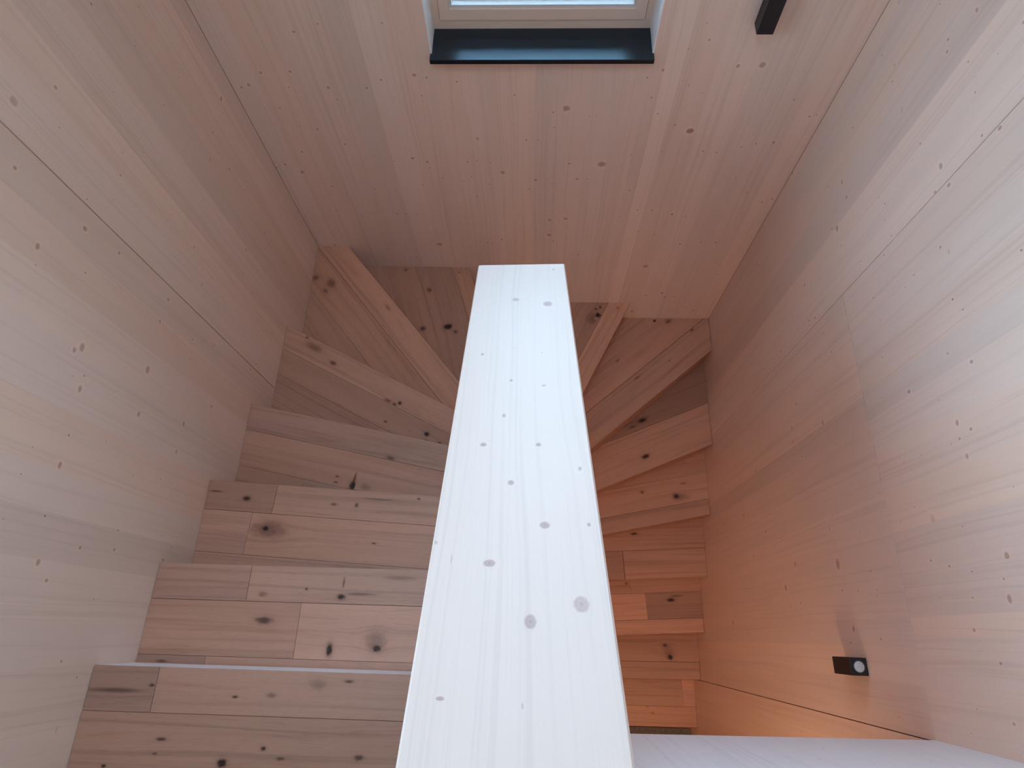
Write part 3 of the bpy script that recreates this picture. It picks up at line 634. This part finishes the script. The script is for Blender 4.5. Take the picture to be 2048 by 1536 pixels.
# ------------------------------------------------------------------ lower floor and mat
floor_low = structure('floor_lower', [(XL - .02, XR + .02, YREAR, YB + .02, ZLOW - .12, ZLOW - .015)], M_PLASTER, 'oak floor of the storey below', 'floor')
for i in range(9):
    ya = -.525 - i * .29
    pl = [(ya - .2895, wr(-.5)), (ya, wr(-.5)), (ya, XR - .001), (ya - .2895, XR - .001)]
    board('plank', pl, .015, oakf(ZLOW), M_OAK, oak_col(), floor_low)
mt = boxes('doormat', [(.125, XR - .004, -1.15, -.532, ZLOW, ZLOW + .010)], M_MAT)
tag(mt, 'dark grey speckled doormat on the floor at the foot of the lower flight', 'doormat')
mt.modifiers.new('soft', 'BEVEL').width = .003
# pile of the mat along its edge in view
pv, pf = [], []
for i in range(1100):
    x = rng.uniform(.128, XR - .007); y = rng.uniform(-.66, -.534); a = rng.uniform(0, 6.28); r = .0026
    b = len(pv)
    z = ZLOW + .010
    pv += [(x + r * math.cos(a), y + r * math.sin(a), z), (x + r * math.cos(a + 2.1), y + r * math.sin(a + 2.1), z), (x + r * math.cos(a + 4.2), y + r * math.sin(a + 4.2), z),
           (x + rng.uniform(-.004, .004), y + rng.uniform(-.004, .004), z + rng.uniform(.004, .008))]
    pf += [(b, b + 1, b + 3), (b + 1, b + 2, b + 3), (b + 2, b, b + 3)]
me = bpy.data.meshes.new('pile'); me.from_pydata(pv, [], pf); me.update()
tag(link('pile', me, M_MAT, mt), kind='stuff')

# ------------------------------------------------------------------ staircase
stair = empty('staircase', (0, 0, 0), 'oak winder staircase turning clockwise down around the central wall', 'staircase')
#        outer end of the nosing          inner end of the nosing
NOS = {2: ((XL, .173), (wl(.17), .171)), 3: ((XL, .471), (wl(.42), .421)), 4: ((XL, .822), (wl(.63), .632)), 5: ((XL, 1.272), (wl(.78), .781)),
       6: ((-.960, YB), (wl(YE) - .001, YE)), 7: ((-.354, YB), (-.036, YE)), 8: ((.10, YB), (.022, YE)), 9: ((.568, YB), (wr(YE) + .001, YE)),
       10: ((XR, 1.618), (wr(.76), .760)), 11: ((XR, 1.080), (wr(.66), .655)), 12: ((XR, .697), (wr(.49), .492)), 13: ((XR, .357), (wr(.3), .299)),
       14: ((XR, .047), (wr(-.01), -.012)), 15: ((XR, -.225), (wr(-.23), -.237)), 16: ((XR, -.505), (wr(-.51), -.516))}
NOS[1] = ((XL, -.101), (wl(-.1), -.099))
OV = .012     # nosing overhang


def outer_back(k):
    """foot of riser k on the outer boundary (a little up the stairs from nosing k)"""
    (x, y), (a, b) = NOS[k]
    if x == XL: po = (x, y - OV)
    elif x == XR: po = (x, y + OV)
    else: po = (x - OV * 1.2, y)
    if k <= 5: pi = (a, b - OV * .6)
    elif k <= 8: pi = (a - OV * .6, b)
    elif k == 9: pi = (a, b)
    else: pi = (a, b + OV * .6)
    return po, pi


NOSEW = {2: .102, 3: .100, 4: .104, 5: .104, 6: .125, 7: .085, 8: .11, 9: .112, 10: .180, 11: .245, 12: .095, 13: .170, 14: .085, 15: .100, 16: .115}
SECW = {2: .150, 3: .140, 4: .140, 5: .110, 6: .16, 7: .182, 8: .16, 9: .16, 10: .16, 11: .3, 12: .16, 13: .16, 14: .155, 15: .16, 16: .16}
#  end joints: {tread: {row: [distance from the outer end along the nosing]}}; colours: {tread: [[row factors] ...]}
JOINTS = {2: {0: [.285], 1: [.452], 2: [.2]}, 3: {0: [.243], 1: [.178], 2: []}, 4: {0: [], 1: []}, 5: {0: [], 1: []}, 6: {0: [], 1: [], 2: []}, 7: {0: [], 1: [], 2: []}, 9: {0: []}, 10: {0: [], 2: []},
          11: {0: []}, 12: {0: [], 1: []}, 13: {0: [.497], 1: []}, 14: {1: [.335], 0: []}, 15: {0: [], 1: []}, 16: {1: [.077], 0: []}}
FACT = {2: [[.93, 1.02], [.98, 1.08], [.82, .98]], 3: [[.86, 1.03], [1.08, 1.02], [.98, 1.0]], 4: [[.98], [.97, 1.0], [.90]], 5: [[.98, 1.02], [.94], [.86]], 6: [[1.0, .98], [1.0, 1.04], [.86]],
        7: [[1.0], [.84], [.93]], 8: [[1.0], [.95], [.95]], 9: [[1.14], [.86], [.86]], 10: [[.98, 1.0], [1.02], [.98]], 11: [[1.02], [.66], [.66]],
        12: [[.93], [1.0, .95], [.95]], 13: [[.98, .78], [1.0], [.98]], 14: [[1.06], [.86, 1.14], [1.0]], 15: [[1.06], [.9, .96], [1.0]], 16: [[1.08], [1.2, .98], [1.0]]}
WARMF = {6: .03, 9: .03, 12: .03, 13: .03}
TT = .040
for k in range(2, 17):
    po, pi = outer_back(k - 1) if k > 2 else ((XL, -.103), (wl(-.1), -.103))
    no, ni = NOS[k]
    e = .001
    plan = [po]
    if po[0] == XL and no[1] == YB: plan.append((XL, YB))
    if po[1] == YB and no[0] == XR: plan.append((XR, YB))
    plan += [no, ni]
    plan.append(pi)
    plan = [(min(max(x, XL + e), XR - e), min(y, YB - e)) for x, y in plan]
    z = zt(k)
    # local frame: v along the nosing from its outer end, u back from the nosing (up the stairs)
    dv = Vector((ni[0] - no[0], ni[1] - no[1])); L = dv.length; dv /= L
    du = Vector((-dv.y, dv.x))
    c = Vector((sum(q[0] for q in plan) / len(plan), sum(q[1] for q in plan) / len(plan)))
    if (c - Vector(no)).dot(du) < 0: du = -du
    O = Vector(no)

    def inv(x, y, O=O, du=du, dv=dv):
        q = Vector((x, y)) - O
        return q.dot(du), q.dot(dv)

    def frame(u, v, w, O=O, du=du, dv=dv, z=z):
        return (O.x + du.x * u + dv.x * v, O.y + du.y * u + dv.y * v, z + w)
    loc = [inv(*q) for q in plan]
    if area(loc) < 0: loc = loc[::-1]
    body = clip(loc, -1, 0, -.002)
    tread = board('tread', body, TT - .012, lambda u, v, w, fr=frame: fr(u, v, w - .012), M_OAK, tint(C_OAK, .8), stair)
    lim = [0.0, NOSEW[k], NOSEW[k] + SECW[k]]
    while lim[-1] < .9: lim.append(lim[-1] + .16)
    for r in range(len(lim) - 1):
        strip = clip(clip(loc, -1, 0, -(lim[r] + (gp if r else 0))), 1, 0, lim[r + 1] - gp)
        if not strip: continue
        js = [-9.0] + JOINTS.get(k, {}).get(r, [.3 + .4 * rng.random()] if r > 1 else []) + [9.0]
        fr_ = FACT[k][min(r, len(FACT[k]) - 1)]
        for i in range(len(js) - 1):
            pc = clip(clip(strip, 0, -1, -(js[i] + gp)), 0, 1, js[i + 1] - gp)
            if not pc or abs(area(pc)) < 2e-5: continue
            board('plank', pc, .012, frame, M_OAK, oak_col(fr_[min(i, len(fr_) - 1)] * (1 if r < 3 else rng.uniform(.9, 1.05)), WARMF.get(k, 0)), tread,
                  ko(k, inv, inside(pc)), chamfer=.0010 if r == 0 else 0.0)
# risers (the landing's own is its slab edge)
for k in range(2, 17):
    a, b = outer_back(k)
    a = (min(max(a[0], XL + .001), XR - .001), min(a[1], YB - .001))
    z0, z1_ = zt(k + 1), zt(k) - TT
    dv = Vector((b[0] - a[0], b[1] - a[1])); L = dv.length; dv /= L
    nn = Vector((dv.y, -dv.x))                   # facing down the stairs
    ref = Vector(NOS[k][0]) - Vector(outer_back(k)[0])
    if nn.dot(ref) < 0: nn = -nn
    for _ in range(60):                          # keep the back corner of the board clear of the walls
        q = (a[0] - nn.x * .016, a[1] - nn.y * .016)
        if XL + .0005 < q[0] < XR - .0005 and q[1] < YB - .0005: break
        a = (a[0] + dv.x * .0004, a[1] + dv.y * .0004); L -= .0004
    for _ in range(60):
        q = (a[0] + dv.x * L - nn.x * .016, a[1] + dv.y * L - nn.y * .016)
        if not (wl(q[1]) - .0005 < q[0] < wr(q[1]) + .0005 and q[1] < YE + .0005): break
        L -= .0005
    board('riser', [(z0, 0), (z1_, 0), (z1_, L), (z0, L)], .016, lambda u, v, w, a=a, dv=dv, nn=nn: (a[0] + dv.x * v + nn.x * w, a[1] + dv.y * v + nn.y * w, u),
          M_OAK, oak_col(.92), stair)

# ------------------------------------------------------------------ central balustrade wall with its sloping white board
bal = empty('balustrade', (-.03, .3, ZLOW), 'thick balustrade wall with a sloping whitewashed spruce top between the two flights', 'balustrade')


def ptop(y): return WA + PV * ((y - WA.y) / PV.y)


CT = .042
VN = -1.375
# wall body, below the cap
V = []
for y in (-.30, YE - .004):
    zc = (WA.z + (y - .84) * (PV.z / PV.y)) - CT / PN.z - .012
    for x in (wl(y) + .004, wr(y) - .004):
        V += [(x + .03, y - .3, .001), (x + .03, y - .3, zc - ZLOW)]
F = [(0, 1, 3, 2), (4, 6, 7, 5), (0, 4, 5, 1), (2, 3, 7, 6), (1, 5, 7, 3), (0, 2, 6, 4)]
me = bpy.data.meshes.new('wall_core'); me.from_pydata(V, [], F); me.update()
link('wall_core', me, M_CORE, bal)
for nm, fx, sg in (('side_panel', wl, -1), ('side_panel', wr, 1)):
    ys = [-.30, -.16, -.03, .10, .22, .35, .47, .60, .72, YE]
    prev = None
    pan = None
    for a, b in zip(ys[:-1], ys[1:]):
        za, zb = [(WA.z + (y - .84) * (PV.z / PV.y)) - CT / PN.z - .010 - ZLOW for y in (a, b)]
        fr = (lambda fx, sg: lambda u, v, w: (fx(u) - sg * .001 + sg * w + .03, u - .3, v))(fx, sg)
        bo = board(nm if pan is None else 'board', [(a + .0003, .002), (b - .0003, .002), (b - .0003, zb), (a + .0003, za)], .003, fr, M_SPRUCE, tint(C_SPRUCE, rng.gauss(1.08, .03), -.02), pan or bal,
                   [(rng.uniform(a + .02, b - .02), rng.uniform(.1, 3), .006, .008, .8) for _ in range(3)])
        if pan is None: pan = bo
board('end_panel', [(wl(YE) + .001, .002), (wr(YE) - .001, .002), (wr(YE) - .001, WA.z - ZLOW - .062), (wl(YE) + .001, WA.z - ZLOW - .062)], .004,
      lambda u, v, w: (u + .03, YE + w - .3 - .002, v), M_SPRUCE, tint(C_SPRUCE, 1.05), bal)
BO = Vector((-.03, .3, ZLOW))


def capf(u, v, w):
    q = WA + PU * u + PV * v + PN * w - BO
    return tuple(q)


kp_ = [(k[0] / 1e3, k[1] / 1e3, k[2] / 1e3, k[3] / 1e3, k[4]) for k in KP]
WID = .2112
wn = WID   # constant width
cap = board('top_board', [(0, VN), (WID, VN), (WID, 0), (0, 0)], CT, capf, M_WHITE, C_WHITE, bal, kp_, chamfer=.0025, seed=(3.13, 7.7))

# ------------------------------------------------------------------ pale panel over the lower flight (guards the landing)
def yface(x): return YFACE - .012 * (XR - x) / (XR - .1)


gp_ = boxes('guard_panel', [(wr(-.22) + .001, XR - .0005, YFACE - .10, YFACE - .0165, ZSLAB, -.62)], M_CORE)
tag(gp_, 'pale whitewashed spruce guard panel hanging across the lower flight at the right', 'panel')
xs = [wr(-.22) + .001, .24, .40, .52, .66, .80, .93, XR - .0005]
for a, b in zip(xs[:-1], xs[1:]):
    ks = [(rng.uniform(a + .02, b - .02), rng.uniform(-1.83, -1.30), rng.uniform(.002, .005), rng.uniform(.002, .005), .6) for _ in range(3)]
    board('board', [(a, ZSLAB), (b, ZSLAB), (b, -.62), (a, -.62)], .004, lambda u, v, w: (u, yface(u) + w, v), M_WHITE, tint((.84, .80, .83), rng.gauss(1, .012)), gp_, ks)


# ------------------------------------------------------------------ wall lamps
def bevel_box(name, dims, mat, parent, loc, wdt=.0012):
    x, y, z = [q / 2 for q in dims]
    o = boxes(name, [(-x, x, -y, y, -z, z)], mat, parent)
    o.location = loc
    m = o.modifiers.new('soft', 'BEVEL'); m.width = wdt; m.segments = 2
    return o


def disc(name, r, z0, z1, mat, parent, loc, r_in=0.0, dome=0.0, n=28):
    V, F = [], []
    prof = [(r, z0), (r, z1)] + ([(r * .55, z1 + dome), (0.0001, z1 + dome * 1.2)] if not r_in else [(r_in, z1), (r_in, z0)])
    for i in range(n):
        a = 2 * math.pi * i / n
        for (rr, zz) in prof: V.append((rr * math.cos(a), rr * math.sin(a), zz))
    m = len(prof)
    for i in range(n):
        j = (i + 1) % n
        for q in range(m - 1): F.append((i * m + q, j * m + q, j * m + q + 1, i * m + q + 1))
        if r_in: F.append((i * m + m - 1, j * m + m - 1, j * m, i * m))
    me = bpy.data.meshes.new(name); me.from_pydata(V, [], F); me.update()
    o = link(name, me, mat, parent)
    o.location = loc
    return o


def wall_lamp(loc, rz, label):
    """x out of the wall, origin on the wall at the lamp's middle"""
    t = empty('wall_lamp', loc, label, 'wall lamp', 'black up and down wall lamps')
    t.rotation_euler = (0, 0, rz)
    bevel_box('housing', (.052, .052, .120), M_BLACK, t, (.028, 0, 0))
    bevel_box('back_plate', (.004, .046, .112), M_BLACK, t, (.0022, 0, 0), .0005)
    for s in (1, -1):
        rg = disc('lens_ring', .0190, -.001, .0012, M_RING, t, (.028, 0, s * .0600), r_in=.0160)
        ln = disc('lens', .0162, -.001, .0006, M_LENS, t, (.028, 0, s * .0600), dome=.0022)
        if s < 0:
            rg.rotation_euler = (math.pi, 0, 0); ln.rotation_euler = (math.pi, 0, 0)
    return t


wall_lamp((XR, -.062, -2.202), math.pi, 'small black box wall lamp with round lens on the right wall')
wall_lamp((.7165, YB, -1.305), -math.pi / 2, 'small black box wall lamp on the far wall right of the window')

# ------------------------------------------------------------------ warm ceiling lamp of the storey below (out of view)
cl = empty('ceiling_lamp', (.60, -1.15, ZSLAB), 'round warm ceiling lamp under the landing, over the foot of the stairs', 'lamp')
disc('lamp_body', .13, -.045, 0, M_BLACK, cl, (0, 0, 0))
dd = disc('lamp_shade', .12, 0, .004, M_WARM, cl, (0, 0, -.045), dome=.004)
dd.rotation_euler = (math.pi, 0, 0)
l = bpy.data.lights.new('warm_bulb', 'AREA')
l.shape = 'DISK'; l.size = .22; l.energy = WARM_WATTS; l.color = (1.0, .66, .40)
lo = bpy.data.objects.new('warm_bulb', l); COL.objects.link(lo); lo.parent = cl; lo.location = (0, 0, -.060)
